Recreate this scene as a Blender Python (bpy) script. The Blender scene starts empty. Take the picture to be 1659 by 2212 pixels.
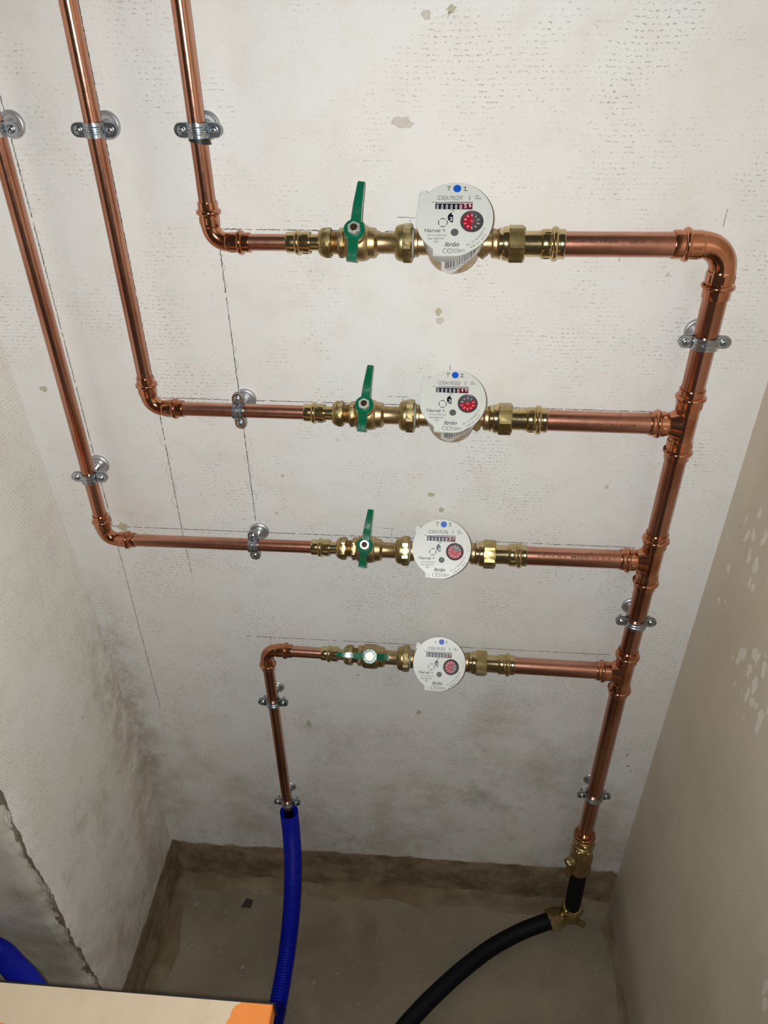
import bpy, bmesh, math, random
from math import sin, cos, pi, radians
from mathutils import Vector, Matrix, noise
random.seed(7)
sc = bpy.context.scene
COL = sc.collection

# ------------------------------------------------------------------ camera
F_PX = 1612.0
cam_d = bpy.data.cameras.new('camera'); cam = bpy.data.objects.new('camera', cam_d); COL.objects.link(cam)
cam_d.sensor_fit = 'VERTICAL'; cam_d.sensor_height = 36.0
cam_d.lens = F_PX / 2212.0 * 36.0
cam_d.clip_start = 0.01; cam_d.clip_end = 50
right = Vector((0.99640, 0.08442, -0.0)); fwd = Vector((-0.0702, 0.8228, -0.5639)).normalized()
right = Vector((0.9968, 0.0795, -0.0080)); right = (right - fwd * right.dot(fwd)).normalized()
upv = right.cross(fwd)
m = Matrix((right, upv, -fwd)).transposed().to_4x4(); m.translation = Vector((0, -0.74, 0))
cam.matrix_world = m
sc.camera = cam

# ------------------------------------------------------------------ light
sc.view_settings.view_transform = 'Standard'; sc.view_settings.look = 'None'
sc.view_settings.gamma = 1.0; sc.view_settings.use_curve_mapping = False
sc.view_settings.exposure = 0.0
w = bpy.data.worlds.new('world'); sc.world = w; w.use_nodes = True
w.node_tree.nodes['Background'].inputs[0].default_value = (1.0, 0.95, 0.88, 1)
w.node_tree.nodes['Background'].inputs[1].default_value = 0.055
# the phone's flash, two centimetres from the lens
fl = bpy.data.lights.new('flash', 'AREA'); fl.shape = 'DISK'; fl.size = 0.009; fl.energy = 5.2; fl.color = (0.96, 0.985, 0.985)   # faces the way the lens does
flo = bpy.data.objects.new('flash', fl); COL.objects.link(flo); flo.matrix_world = m; flo.location = (-0.016, -0.745, 0.004)

# ------------------------------------------------------------------ node helpers
def srgb(r, g, b):
    f = lambda c: (c / 255 / 12.92) if c / 255 <= 0.04045 else ((c / 255 + 0.055) / 1.055) ** 2.4
    return (f(r), f(g), f(b), 1)

class NT:
    def __init__(s, name):
        s.m = bpy.data.materials.new(name); s.m.use_nodes = True
        s.t = s.m.node_tree; s.bsdf = s.t.nodes['Principled BSDF']; s.out = s.t.nodes['Material Output']
        s.tc = s.t.nodes.new('ShaderNodeTexCoord').outputs['Object']
    def link(s, a, b): s.t.links.new(a, b)
    def put(s, sock, v):
        if isinstance(v, bpy.types.NodeSocket): s.link(v, sock)
        elif v is not None:
            sock.default_value = v
    def math(s, op, a, b=None, c=None):
        n = s.t.nodes.new('ShaderNodeMath'); n.operation = op
        s.put(n.inputs[0], a); s.put(n.inputs[1], b)
        if c is not None: s.put(n.inputs[2], c)
        return n.outputs[0]
    def mix(s, f, a, b, typ='MIX'):
        n = s.t.nodes.new('ShaderNodeMix'); n.data_type = 'RGBA'; n.blend_type = typ
        s.put(n.inputs['Factor'], f); s.put(n.inputs['A'], a); s.put(n.inputs['B'], b)
        return n.outputs['Result']
    def scale(s, v, k):
        n = s.t.nodes.new('ShaderNodeVectorMath'); n.operation = 'MULTIPLY'
        s.link(v, n.inputs[0]); n.inputs[1].default_value = k
        return n.outputs[0]
    def add(s, v, k):
        n = s.t.nodes.new('ShaderNodeVectorMath'); n.operation = 'ADD'
        s.link(v, n.inputs[0]); s.put(n.inputs[1], k)
        return n.outputs[0]
    def noise(s, v, sc_, det=4, rough=.55, dist=0, color=False):
        n = s.t.nodes.new('ShaderNodeTexNoise'); s.link(v, n.inputs['Vector'])
        n.inputs['Scale'].default_value = sc_; n.inputs['Detail'].default_value = det
        n.inputs['Roughness'].default_value = rough; n.inputs['Distortion'].default_value = dist
        return n.outputs['Color' if color else 'Fac']
    def vor(s, v, sc_, rnd=1.0, feature='F1'):
        n = s.t.nodes.new('ShaderNodeTexVoronoi'); s.link(v, n.inputs['Vector']); n.feature = feature
        n.inputs['Scale'].default_value = sc_; n.inputs['Randomness'].default_value = rnd
        return n.outputs['Distance'], n.outputs['Color']
    def ramp(s, f, pts):
        n = s.t.nodes.new('ShaderNodeValToRGB'); s.link(f, n.inputs[0]); e = n.color_ramp.elements
        while len(e) < len(pts): e.new(0.5)
        for el, (p, c) in zip(e, pts):
            el.position = p; el.color = c if isinstance(c, tuple) else (c, c, c, 1)
        return n.outputs[0]
    def step(s, f, lo, hi):
        n = s.t.nodes.new('ShaderNodeMapRange'); n.interpolation_type = 'SMOOTHSTEP'
        s.put(n.inputs[0], f); s.put(n.inputs[1], lo); s.put(n.inputs[2], hi)
        return n.outputs[0]
    def sep(s, v):
        n = s.t.nodes.new('ShaderNodeSeparateXYZ'); s.link(v, n.inputs[0]); return n.outputs
    def bump(s, h, strength=.3, dist=.001, prev=None):
        n = s.t.nodes.new('ShaderNodeBump'); s.link(h, n.inputs['Height'])
        n.inputs['Strength'].default_value = strength; n.inputs['Distance'].default_value = dist
        if prev is not None: s.link(prev, n.inputs['Normal'])
        return n.outputs[0]
    def set(s, **k):
        for a, v in k.items():
            s.put(s.bsdf.inputs[a.replace('_', ' ')], v)
        return s.m

def metal(name, col, col2, rough, rough2, nscale=60, stretch=(1, 1, 1), bump=.05, spots=None):
    n = NT(name); v = n.scale(n.tc, stretch)
    a = n.noise(v, nscale, 5, .6)
    b = n.noise(n.tc, nscale * 5, 3, .6)
    f = n.step(a, .38, .66)
    c = n.mix(f, col, col2)
    if spots:
        d = n.step(n.noise(n.tc, 95, 6, .7), .60, .74)
        c = n.mix(n.math('MULTIPLY', d, .6), c, spots)
    r = n.math('ADD', n.math('MULTIPLY', b, rough2 - rough), rough)
    r = n.math('ADD', r, n.math('MULTIPLY', f, (rough2 - rough) * .6))
    nb = n.bump(n.noise(n.tc, nscale * 9, 3, .6), bump, .0004)
    return n.set(Base_Color=c, Metallic=1.0, Roughness=r, Normal=nb)

M = {}
M['copper'] = metal('copper_pipe_tarnished', srgb(200, 146, 122), srgb(168, 112, 88), .12, .22, 30, (1, 1, .25), .07, srgb(120, 66, 44))
M['copper_h'] = metal('copper_pipe_tarnished_lengthwise', srgb(210, 158, 136), srgb(182, 126, 104), .17, .30, 30, (.25, 1, 1), .07, srgb(124, 68, 46))
M['copper_bright'] = metal('polished_copper_fitting', srgb(208, 146, 112), srgb(178, 116, 82), .08, .15, 40, (1, 1, 1), .12, srgb(140, 74, 40))
M['brass'] = metal('bright_brass', srgb(210, 190, 146), srgb(188, 166, 118), .09, .18, 50, (1, 1, 1), .08)
M['brass_cast'] = metal('sandblasted_cast_brass', srgb(188, 164, 122), srgb(164, 138, 96), .26, .38, 160, (1, 1, 1), .35)
M['brass_hex'] = metal('machined_brass_nut', srgb(186, 168, 118), srgb(162, 142, 94), .27, .38, 60, (1, 1, 1), .12)
M['zinc'] = metal('zinc_plated_steel', srgb(196, 202, 208), srgb(160, 168, 176), .14, .30, 60, (1, 1, 1), .1)
M['zinc_matte'] = metal('dull_zinc_plate', srgb(214, 216, 218), srgb(188, 190, 194), .36, .5, 60, (1, 1, 1), .1)
M['nickel'] = metal('nickel_plated_nut', srgb(236, 234, 232), srgb(214, 212, 212), .4, .55, 60, (1, 1, 1), .1)

def simple(name, col, rough=.5, var=.12, coat=0, nscale=40, bump=.0, spec=.5):
    n = NT(name)
    a = n.noise(n.tc, nscale, 4, .6)
    dark = tuple(c * (1 - var) for c in col[:3]) + (1,); lite = tuple(min(1, c * (1 + var)) for c in col[:3]) + (1,)
    c = n.mix(a, dark, lite)
    k = dict(Base_Color=c, Roughness=rough)
    if bump: k['Normal'] = n.bump(n.noise(n.tc, nscale * 8, 3, .6), bump, .0005)
    n.set(**k)
    n.bsdf.inputs['Coat Weight'].default_value = coat; n.bsdf.inputs['Coat Roughness'].default_value = .12
    n.bsdf.inputs['Specular IOR Level'].default_value = spec
    return n.m
M['green'] = simple('green_enamel', srgb(2, 96, 66), .20, .10, .5, 60, .35)
M['green_worn'] = simple('green_enamel_worn_end', srgb(52, 108, 92), .35, .15, .2, 90, .4)
M['plate'] = simple('off_white_dial_plastic', srgb(210, 211, 204), .34, .02, .5, 30)
M['plastic'] = simple('off_white_housing_plastic', srgb(206, 207, 202), .4, .03, .0, 30)
M['ink'] = simple('grey_print_ink', srgb(106, 108, 110), .6, .05)
M['inkdark'] = simple('black_marker_ink', srgb(58, 58, 58), .6, .05)
M['stamp'] = simple('brown_black_stamp_ink', srgb(60, 36, 28), .7, .05)
M['blue_dot'] = simple('blue_sticker_paper', srgb(0, 84, 190), .45, .03)
M['black'] = simple('black_dial_plastic', srgb(22, 20, 34), .35, .1)
M['dark'] = simple('dark_grey_well', srgb(78, 74, 74), .4, .2, 0, 300)
M['red'] = simple('red_dial_disc', srgb(190, 20, 44), .35, .1, 0, 300)
M['drumred'] = simple('dark_red_drum', srgb(120, 22, 40), .35, .1)
M['digit'] = simple('white_drum_digit', srgb(245, 245, 245), .4, .02)
M['greydot'] = simple('grey_optical_port', srgb(86, 84, 82), .5, .1, 0, 300)
M['paper'] = simple('white_sticker_paper', srgb(240, 240, 238), .35, .02, .2)
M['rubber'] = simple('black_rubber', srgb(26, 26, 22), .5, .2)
M['hose_black'] = simple('black_polyethylene', srgb(12, 13, 17), .62, .15, 0, 40, 0, .2)
M['hose_blue'] = simple('blue_corrugated_plastic', srgb(2, 20, 160), .45, .08, 0, 40, 0, .25)
M['washer'] = simple('grey_fibre_gasket', srgb(150, 146, 136), .6, .1)
M['pencil'] = simple('graphite_pencil', srgb(88, 84, 82), .7, .2)
M['pencil_faint'] = simple('faint_graphite_pencil', srgb(148, 142, 138), .7, .2)
M['scrape'] = simple('scraped_olive_plaster', srgb(188, 181, 154), .8, .25, 0, 300, .5)
M['scrape_b'] = simple('scraped_beige_plaster', srgb(204, 197, 186), .8, .2, 0, 300, .5)
M['crumb'] = simple('mortar_crumb', srgb(150, 138, 120), .9, .25, 0, 200, .6)
M['chip'] = simple('dark_chip', srgb(52, 48, 44), .7, .2, 0, 100, .4)

def glass_mat():
    n = NT('clear_cover_glass'); t = n.t
    tr = t.nodes.new('ShaderNodeBsdfTransparent'); tr.inputs[0].default_value = (.97, .97, .98, 1)
    gl = t.nodes.new('ShaderNodeBsdfGlossy'); gl.inputs['Roughness'].default_value = .04
    lw = t.nodes.new('ShaderNodeLayerWeight'); fr = t.nodes.new('ShaderNodeMath'); fr.operation = 'MULTIPLY_ADD'
    n.link(n.math('POWER', lw.outputs['Facing'], 5.0), fr.inputs[0]); fr.inputs[1].default_value = .95; fr.inputs[2].default_value = .045
    mx = t.nodes.new('ShaderNodeMixShader'); n.link(fr.outputs[0], mx.inputs[0]); n.link(tr.outputs[0], mx.inputs[1]); n.link(gl.outputs[0], mx.inputs[2])
    n.link(mx.outputs[0], n.out.inputs[0]); return n.m
M['glass'] = glass_mat()

def pitted_wall(name, axes, stain_k=1.0, base=(227, 227, 223), dens=.5):
    """white paint rolled over hand-trowelled mortar: rows of small pits, brown stains, bare mortar below the paint edge.
    axes = index of the horizontal axis of the wall (0: x, 1: y)"""
    n = NT(name); P = n.tc; S = n.sep(P); h = S[axes]; z = S[2]
    cmb = n.t.nodes.new('ShaderNodeCombineXYZ'); n.link(h, cmb.inputs[0]); n.link(z, cmb.inputs[1]); UV = cmb.outputs[0]
    # slightly wavy rows
    wob = n.noise(UV, 9, 2, .5); wv = n.t.nodes.new('ShaderNodeCombineXYZ'); n.link(n.math('MULTIPLY', wob, .012), wv.inputs[1])
    UVw = n.add(UV, wv.outputs[0])
    Sw = n.sep(UVw)
    fr = n.math('FRACT', n.math('MULTIPLY', n.math('ADD', Sw[1], n.math('MULTIPLY', n.noise(UV, 160, 1, .5), .0024)), 228.0))
    row = n.step(n.math('ABSOLUTE', n.math('SUBTRACT', fr, .5)), .24, .04)
    dash = n.noise(n.scale(UV, (.85 if axes == 0 else 1.7, 1.5, 1)), 400, 2, .5)
    patch = n.noise(UV, 9, 5, .62)
    pk = n.step(patch, dens - .10, dens + .16)
    lo = n.step(z, -.25, -1.0)                      # the lower courses are rougher
    pk = n.math('MINIMUM', n.math('ADD', pk, n.math('MULTIPLY', lo, .55)), 1.0)
    sp = n.math('MULTIPLY', n.math('MULTIPLY', row, n.step(n.math('ADD', dash, n.math('MULTIPLY', pk, .07)), .60, .68)), n.math('ADD', n.math('MULTIPLY', pk, .85), .15))
    d2, c2 = n.vor(n.scale(UVw, (95, 170, 1)), 1.0, .95)
    sp2 = n.math('MULTIPLY', n.math('MULTIPLY', n.step(n.math('SUBTRACT', .13, d2), 0.0, .08), n.step(n.noise(UV, 75, 3, .6), .50, .62)), n.math('ADD', n.math('MULTIPLY', pk, .7), .3))
    d3, c3 = n.vor(n.scale(UV, (17, 21, 1)), 1.0, 1)
    sp3 = n.math('MULTIPLY', n.step(n.math('SUBTRACT', .060, d3), 0.0, .04), n.step(n.noise(UV, 120, 3, .7), .44, .55))
    sp3 = n.math('MULTIPLY', sp3, n.math('ADD', n.math('MULTIPLY', lo, .8), .2))
    pits = n.math('MAXIMUM', sp, n.math('MULTIPLY', sp2, .85))
    warm = n.step(n.noise(UV, 3.2, 4, .6), .35, .7)
    c = n.mix(warm, srgb(*base), srgb(base[0] - 2, base[1] - 7, base[2] - 10))
    c = n.mix(n.math('MULTIPLY', n.step(n.noise(UV, 26, 4, .65), .45, .75), .25), c, srgb(208, 198, 188))
    # brown stains, spread by their own noise, most of them low down
    low = n.step(z, -.35, -1.25); low = n.math('ADD', n.math('MULTIPLY', low, .26), 0)
    st = n.step(n.math('ADD', n.noise(UV, 4.5, 7, .68), low), .66, .90)
    c = n.mix(n.math('MULTIPLY', st, .50 * stain_k), c, srgb(160, 140, 116))
    st2 = n.step(n.math('ADD', n.noise(n.add(UV, (3.3, 1.7, 0)), 7.5, 7, .7), n.math('MULTIPLY', low, .5)), .66, .82)
    c = n.mix(n.math('MULTIPLY', st2, .5 * stain_k), c, srgb(138, 122, 104))
    # dirt brushed into the inner corner
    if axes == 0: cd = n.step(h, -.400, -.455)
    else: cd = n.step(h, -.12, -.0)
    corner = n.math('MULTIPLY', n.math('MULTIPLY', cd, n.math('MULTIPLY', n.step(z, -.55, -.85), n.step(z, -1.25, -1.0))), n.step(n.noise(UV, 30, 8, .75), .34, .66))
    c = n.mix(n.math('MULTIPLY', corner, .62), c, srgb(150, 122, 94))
    c = n.mix(n.math('MULTIPLY', pits, .58), c, srgb(126, 112, 96))
    c = n.mix(n.math('MULTIPLY', sp3, .75), c, srgb(124, 112, 94))
    # edge of the paint
    e = n.math('ADD', z, n.math('MULTIPLY', n.math('SUBTRACT', n.noise(UV, 22, 5, .6), .5), .028))
    bare = n.step(e, -1.236, -1.243)
    mort = n.mix(n.step(n.noise(UV, 18, 7, .72), .36, .66), srgb(112, 92, 68), srgb(158, 140, 114))
    c = n.mix(bare, c, mort)
    hgt = n.math('SUBTRACT', n.math('MULTIPLY', n.noise(n.scale(UVw, (60, 160, 1)), 1, 4, .6), .5), n.math('ADD', pits, sp3))
    nb = n.bump(hgt, .42, .0006)
    nb = n.bump(n.noise(UV, 420, 2, .5), .22, .0003, nb)
    return n.set(Base_Color=c, Roughness=.62, Normal=nb)
M['wall_back'] = pitted_wall('pitted_white_wall', 0)
M['wall_left'] = pitted_wall('pitted_white_return_wall', 1, 1.25, (240, 237, 230), .42)

def mortar(name, c1, c2, c3, sc_=10, b=.5):
    n = NT(name); a = n.noise(n.tc, sc_, 7, .65); k = n.noise(n.tc, sc_ * .35, 4, .6, .6)
    c = n.mix(n.step(a, .35, .7), c1, c2); c = n.mix(n.math('MULTIPLY', n.step(k, .5, .68), .75), c, c3)
    d, _ = n.vor(n.tc, 160, 1); g = n.math('MULTIPLY', n.step(n.math('SUBTRACT', .28, d), 0, .1), n.step(n.noise(n.tc, 60, 3, .6), .52, .64))
    c = n.mix(n.math('MULTIPLY', g, .55), c, tuple(min(1, x * 1.9) for x in c1[:3]) + (1,))
    nb = n.bump(n.noise(n.tc, sc_ * 14, 5, .7), b, .0012)
    return n.set(Base_Color=c, Roughness=.85, Normal=nb)
M['floor'] = mortar('dusty_screed', srgb(128, 117, 98), srgb(146, 134, 112), srgb(112, 94, 72), 7, .35)
M['fillet'] = mortar('rough_brown_mortar', srgb(118, 101, 78), srgb(144, 130, 106), srgb(118, 98, 72), 18, .8)
M['chipped'] = mortar('chipped_mortar_edge', srgb(150, 136, 116), srgb(186, 172, 150), srgb(136, 112, 90), 40, .8)
M['jamb'] = mortar('bare_grey_concrete', srgb(220, 213, 200), srgb(232, 225, 212), srgb(160, 152, 132), 9, .5)

def right_wall():
    n = NT('smooth_beige_plaster'); P = n.tc; S = n.sep(P); y = S[1]; z = S[2]
    cmb = n.t.nodes.new('ShaderNodeCombineXYZ'); n.link(y, cmb.inputs[0]); n.link(z, cmb.inputs[1]); UV = cmb.outputs[0]
    c = n.mix(n.step(n.noise(UV, 4, 5, .6), .3, .7), srgb(205, 192, 172), srgb(218, 205, 186))
    st = n.noise(n.scale(UV, (14, 1.6, 1)), 1.6, 5, .6); c = n.mix(n.math('MULTIPLY', n.step(st, .5, .75), .35), c, srgb(226, 216, 200))
    # pale trowel flecks in two clusters
    wv_ = n.t.nodes.new('ShaderNodeVectorMath'); wv_.operation = 'MULTIPLY_ADD'; n.link(n.noise(UV, 50, 3, .6, 0, True), wv_.inputs[0]); wv_.inputs[1].default_value = (.016, .022, 0); n.link(UV, wv_.inputs[2])
    d, _ = n.vor(n.scale(wv_.outputs[0], (66, 34, 1)), 1, 1)
    fl_ = n.step(n.math('SUBTRACT', n.math('ADD', .30, n.math('MULTIPLY', n.noise(UV, 60, 3, .6), .12)), d), 0, .035)
    def blob(cy, cz, ry, rz):
        a = n.math('DIVIDE', n.math('SUBTRACT', y, cy), ry); b = n.math('DIVIDE', n.math('SUBTRACT', z, cz), rz)
        return n.step(n.math('ADD', n.math('MULTIPLY', a, a), n.math('MULTIPLY', b, b)), 1.15, .8)
    mk = n.math('MAXIMUM', n.math('MAXIMUM', blob(-.17, -.605, .065, .06), blob(-.09, -.475, .045, .045)), blob(-.05, -.56, .02, .03))
    mk = n.math('MAXIMUM', mk, blob(-.40, -.78, .03, .04))
    c = n.mix(n.math('MULTIPLY', n.math('MULTIPLY', mk, fl_), .55), c, srgb(248, 242, 232))
    d4, _ = n.vor(n.scale(UV, (40, 26, 1)), 1, 1)
    c = n.mix(n.math('MULTIPLY', n.step(n.math('SUBTRACT', .045, d4), 0, .02), .9), c, srgb(70, 58, 48))
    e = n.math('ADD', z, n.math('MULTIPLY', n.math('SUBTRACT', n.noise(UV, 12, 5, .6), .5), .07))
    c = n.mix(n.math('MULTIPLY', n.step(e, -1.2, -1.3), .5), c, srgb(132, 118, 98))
    nb = n.bump(n.noise(UV, 300, 3, .5), .15, .0004)
    return n.set(Base_Color=c, Roughness=.5, Normal=nb)
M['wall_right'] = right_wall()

def wood():
    n = NT('pale_plywood_with_orange_paint'); P = n.tc; S = n.sep(P)
    g = n.noise(n.scale(P, (60, 3, 60)), 1, 6, .6, .3); k = n.noise(P, 18, 5, .65)
    c = n.mix(g, srgb(212, 190, 160), srgb(226, 206, 178)); c = n.mix(n.math('MULTIPLY', n.step(k, .5, .75), .5), c, srgb(196, 170, 140))
    wv = n.math('MULTIPLY', n.math('SUBTRACT', n.noise(P, 30, 4, .6), .5), .03)
    m1 = n.step(n.math('SUBTRACT', n.math('ADD', S[0], wv), n.math('MULTIPLY', n.math('ADD', S[1], .465), .75)), -.1495, -.1480)
    m2 = n.math('MULTIPLY', n.step(n.math('ADD', S[1], n.math('MULTIPLY', wv, .5)), -.4930, -.4940), n.step(n.math('ADD', S[0], wv), -.29, -.30))
    o = n.math('MAXIMUM', m1, m2)
    c = n.mix(o, c, n.mix(k, srgb(238, 128, 44), srgb(250, 158, 84)))
    return n.set(Base_Color=c, Roughness=.45, Normal=n.bump(g, .15, .0005))
M['wood'] = wood()

# ------------------------------------------------------------------ mesh helpers
def obj(name, bm, mats, parent=None, smooth=True, ang=34):
    """link one bmesh as one object"""
    bmesh.ops.remove_doubles(bm, verts=bm.verts, dist=1e-7)
    bmesh.ops.recalc_face_normals(bm, faces=bm.faces)
    bm.normal_update()
    if smooth:
        for f in bm.faces: f.smooth = True
        for e in bm.edges:
            if len(e.link_faces) == 2 and e.calc_face_angle(0) > radians(ang): e.smooth = False
    me = bpy.data.meshes.new(name); bm.to_mesh(me); bm.free()
    for mm in (mats if isinstance(mats, (list, tuple)) else [mats]): me.materials.append(mm)
    o = bpy.data.objects.new(name, me); COL.objects.link(o)
    if parent: o.parent = parent
    return o

def tag(o, label, cat, group=None):
    o['label'] = label; o['category'] = cat
    if group: o['group'] = group
    return o

def thing(name, label, cat, M4=None, group=None):
    o = bpy.data.objects.new(name, None); COL.objects.link(o); o.empty_display_size = .02
    if M4 is not None: o.matrix_world = M4
    return tag(o, label, cat, group)

def basis(axis):
    a = Vector(axis).normalized(); r = Vector((0, 0, 1)) if abs(a.z) < .9 else Vector((1, 0, 0))
    u = r.cross(a).normalized(); return a, u, a.cross(u)

def lathe(bm, org, axis, prof, seg=40, phase=0.0, cap=True, mat=0):
    """prof: list of (t along the axis, radius)"""
    a, u, v = basis(axis); org = Vector(org); rings = []
    for t, r in prof:
        rings.append([bm.verts.new(org + a * t + (u * cos(k * 2 * pi / seg + phase) + v * sin(k * 2 * pi / seg + phase)) * max(r, 1e-5)) for k in range(seg)])
    for A, B in zip(rings, rings[1:]):
        for k in range(seg):
            f = bm.faces.new((A[k], A[(k + 1) % seg], B[(k + 1) % seg], B[k])); f.material_index = mat
    if cap:
        for R in (rings[0], rings[-1]):
            try: f = bm.faces.new(R); f.material_index = mat
            except ValueError: pass

def arc(t0, r0, w_, hh, n=8):
    """a rounded bead: half circle bump of width w_ and height hh centred on t0"""
    return [(t0 - w_ / 2 * cos(pi * i / n), r0 + hh * sin(pi * i / n)) for i in range(n + 1)]

def hexnut(bm, org, axis, t0, t1, rc, phase=0.0, cham=.0012):
    """hexagon with rounded chamfered ends; rc = corner radius"""
    a, u, v = basis(axis); org = Vector(org); seg = 48; rings = []
    ap = rc * cos(pi / 6)
    def rad(k, lim):
        th = (k / seg * 2 * pi) % (pi / 3) - pi / 6
        return min(ap / cos(th), lim)
    for t, lim in ((t0, ap * .995), (t0 + cham, rc), (t1 - cham, rc), (t1, ap * .995)):
        rr = []
        for k in range(seg):
            an = k / seg * 2 * pi + phase; r = rad(k, lim)
            rr.append(bm.verts.new(org + a * t + (u * cos(an) + v * sin(an)) * r))
        rings.append(rr)
    for A, B in zip(rings, rings[1:]):
        for k in range(seg): bm.faces.new((A[k], A[(k + 1) % seg], B[(k + 1) % seg], B[k]))
    bm.faces.new(rings[0]); bm.faces.new(rings[-1])

def tube(bm, pts, rad, seg=24, cap=True):
    """swept tube; rad a number or a list"""
    pts = [Vector(p) for p in pts]; n = len(pts); R = rad if isinstance(rad, (list, tuple)) else [rad] * n
    T = [(pts[min(i + 1, n - 1)] - pts[max(i - 1, 0)]).normalized() for i in range(n)]
    _, u, _ = basis(T[0]); rings = []
    for i in range(n):
        u = (u - T[i] * u.dot(T[i])).normalized(); v = T[i].cross(u)
        rings.append([bm.verts.new(pts[i] + (u * cos(k * 2 * pi / seg) + v * sin(k * 2 * pi / seg)) * R[i]) for k in range(seg)])
    for A, B in zip(rings, rings[1:]):
        for k in range(seg): bm.faces.new((A[k], A[(k + 1) % seg], B[(k + 1) % seg], B[k]))
    if cap: bm.faces.new(rings[0]); bm.faces.new(rings[-1])

def prism(bm, poly, z0, z1, M4=None, cham=0.0, mat=0):
    """extrude a 2D outline (x, y) between z0 and z1"""
    M4 = M4 or Matrix()
    c = Vector((sum(p[0] for p in poly) / len(poly), sum(p[1] for p in poly) / len(poly)))
    def ring(z, k): return [bm.verts.new(M4 @ Vector((c.x + (p[0] - c.x) * k, c.y + (p[1] - c.y) * k, z))) for p in poly]
    ext = max((Vector(p[:2]) - c).length for p in poly)
    if cham: rs = [ring(z0, 1 - cham / ext), ring(z0 + cham, 1), ring(z1 - cham, 1), ring(z1, 1 - cham / ext)]
    else: rs = [ring(z0, 1), ring(z1, 1)]
    for A, B in zip(rs, rs[1:]):
        for k in range(len(poly)):
            f = bm.faces.new((A[k], A[(k + 1) % len(poly)], B[(k + 1) % len(poly)], B[k])); f.material_index = mat
    for R in (rs[0], rs[-1]): f = bm.faces.new(R); f.material_index = mat

def box(bm, c, s, M4=None, cham=0):
    prism(bm, [(c[0] - s[0] / 2, c[1] - s[1] / 2), (c[0] + s[0] / 2, c[1] - s[1] / 2), (c[0] + s[0] / 2, c[1] + s[1] / 2), (c[0] - s[0] / 2, c[1] + s[1] / 2)], c[2] - s[2] / 2, c[2] + s[2] / 2, M4, cham)

def circ(cx, cy, r, n=40, a0=0, a1=2 * pi):
    full = abs(a1 - a0 - 2 * pi) < 1e-6
    return [(cx + r * cos(a0 + (a1 - a0) * i / (n if full else n - 1)), cy + r * sin(a0 + (a1 - a0) * i / (n if full else n - 1))) for i in range(n)]

_tc = {}
def text_geo(s, bold=0.0, shear=0.0):
    key = (s, bold, shear)
    if key in _tc: return _tc[key]
    cu = bpy.data.curves.new('t', 'FONT'); cu.body = s; cu.size = 1; cu.resolution_u = 3
    cu.offset = bold; cu.shear = shear
    o = bpy.data.objects.new('t', cu); COL.objects.link(o); bpy.context.view_layer.update()
    me = bpy.data.meshes.new_from_object(o.evaluated_get(bpy.context.evaluated_depsgraph_get()))
    vs = [tuple(v.co) for v in me.vertices]; fs = [tuple(p.vertices) for p in me.polygons]
    bpy.data.objects.remove(o); bpy.data.curves.remove(cu); bpy.data.meshes.remove(me)
    _tc[key] = (vs, fs); return _tc[key]

def text(bm, s, cx, cy, width, height, fn, bold=.0, shear=0.0, rot=0.0):
    """flat lettering: centred on (cx, cy), fitted to width x height (cap height), placed by fn(x, y) -> Vector"""
    vs, fs = text_geo(s, bold, shear)
    if not vs: return
    x0 = min(v[0] for v in vs); x1 = max(v[0] for v in vs); y0 = min(v[1] for v in vs); y1 = max(v[1] for v in vs)
    sx = width / (x1 - x0); sy = height / (y1 - y0); c, sn = cos(rot), sin(rot); nv = []
    for v in vs:
        x = (v[0] - (x0 + x1) / 2) * sx; y = (v[1] - (y0 + y1) / 2) * sy
        nv.append(bm.verts.new(fn(cx + x * c - y * sn, cy + x * sn + y * c)))
    for f in fs:
        try: bm.faces.new([nv[i] for i in f])
        except ValueError: pass

def frame(org, X, Z):
    """4x4 with local X and local Z directions"""
    X = Vector(X).normalized(); Z = Vector(Z); Z = (Z - X * Z.dot(X)).normalized(); Y = Z.cross(X)
    mm = Matrix((X, Y, Z)).transposed().to_4x4(); mm.translation = Vector(org); return mm

# ------------------------------------------------------------------ setting
FLOOR = -1.355
def struct(o): o['kind'] = 'structure'; return o
def XL(z): return -.488 - .031 * z          # the left wall leans in towards its foot

def grid(bm, fn, nu, nv, mat=0):
    V = [[bm.verts.new(fn(i / nu, j / nv)) for j in range(nv + 1)] for i in range(nu + 1)]
    for i in range(nu):
        for j in range(nv):
            f = bm.faces.new((V[i][j], V[i + 1][j], V[i + 1][j + 1], V[i][j + 1])); f.material_index = mat
    return V

bm = bmesh.new()   # a slab with its front in y = 0
box(bm, ((-.62 + .45) / 2, .06, (-1.5 + .75) / 2), (1.07, .12, 2.25))
wall_back = struct(obj('wall_back', bm, M['wall_back'], smooth=False))

bm = bmesh.new()
def nz(x, y, z, s, k): return (noise.fractal(Vector((x, y, z)) * s, 1.0, 2.0, 4)) * k
def edge_y(z):     # ragged front arris of the left wall
    return -.272 + nz(0, 3.1, z, 9, .008) + nz(5, 0, z, 60, .0035)
NJ = 260
def lin(u, v):
    z = FLOOR - .05 + v * 1.9; y0 = .02; y = y0 + (edge_y(z) - y0) * u
    return Vector((XL(z) + nz(y, 1, z, 7, .0018) * (1 - u * .5) - max(0, u - .96) * .12, y, z))
grid(bm, lin, 24, NJ, 0)
def lfr(u, v):
    z = FLOOR - .05 + v * 1.9; p = lin(1, v); u = u ** 2.4
    return Vector((p.x + (-1.0 - p.x) * u, edge_y(z) * (1 - min(1, u * 16)) + (-.276) * min(1, u * 16) + nz(u * .53, 9, z, 7, .0007) * min(1, u * 3) + max(0, 1 - abs(u - .02) / .022) * (.004 + nz(u * 3, 4, z, 45, .004)), z))
V = grid(bm, lfr, 60, NJ, 1)
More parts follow.
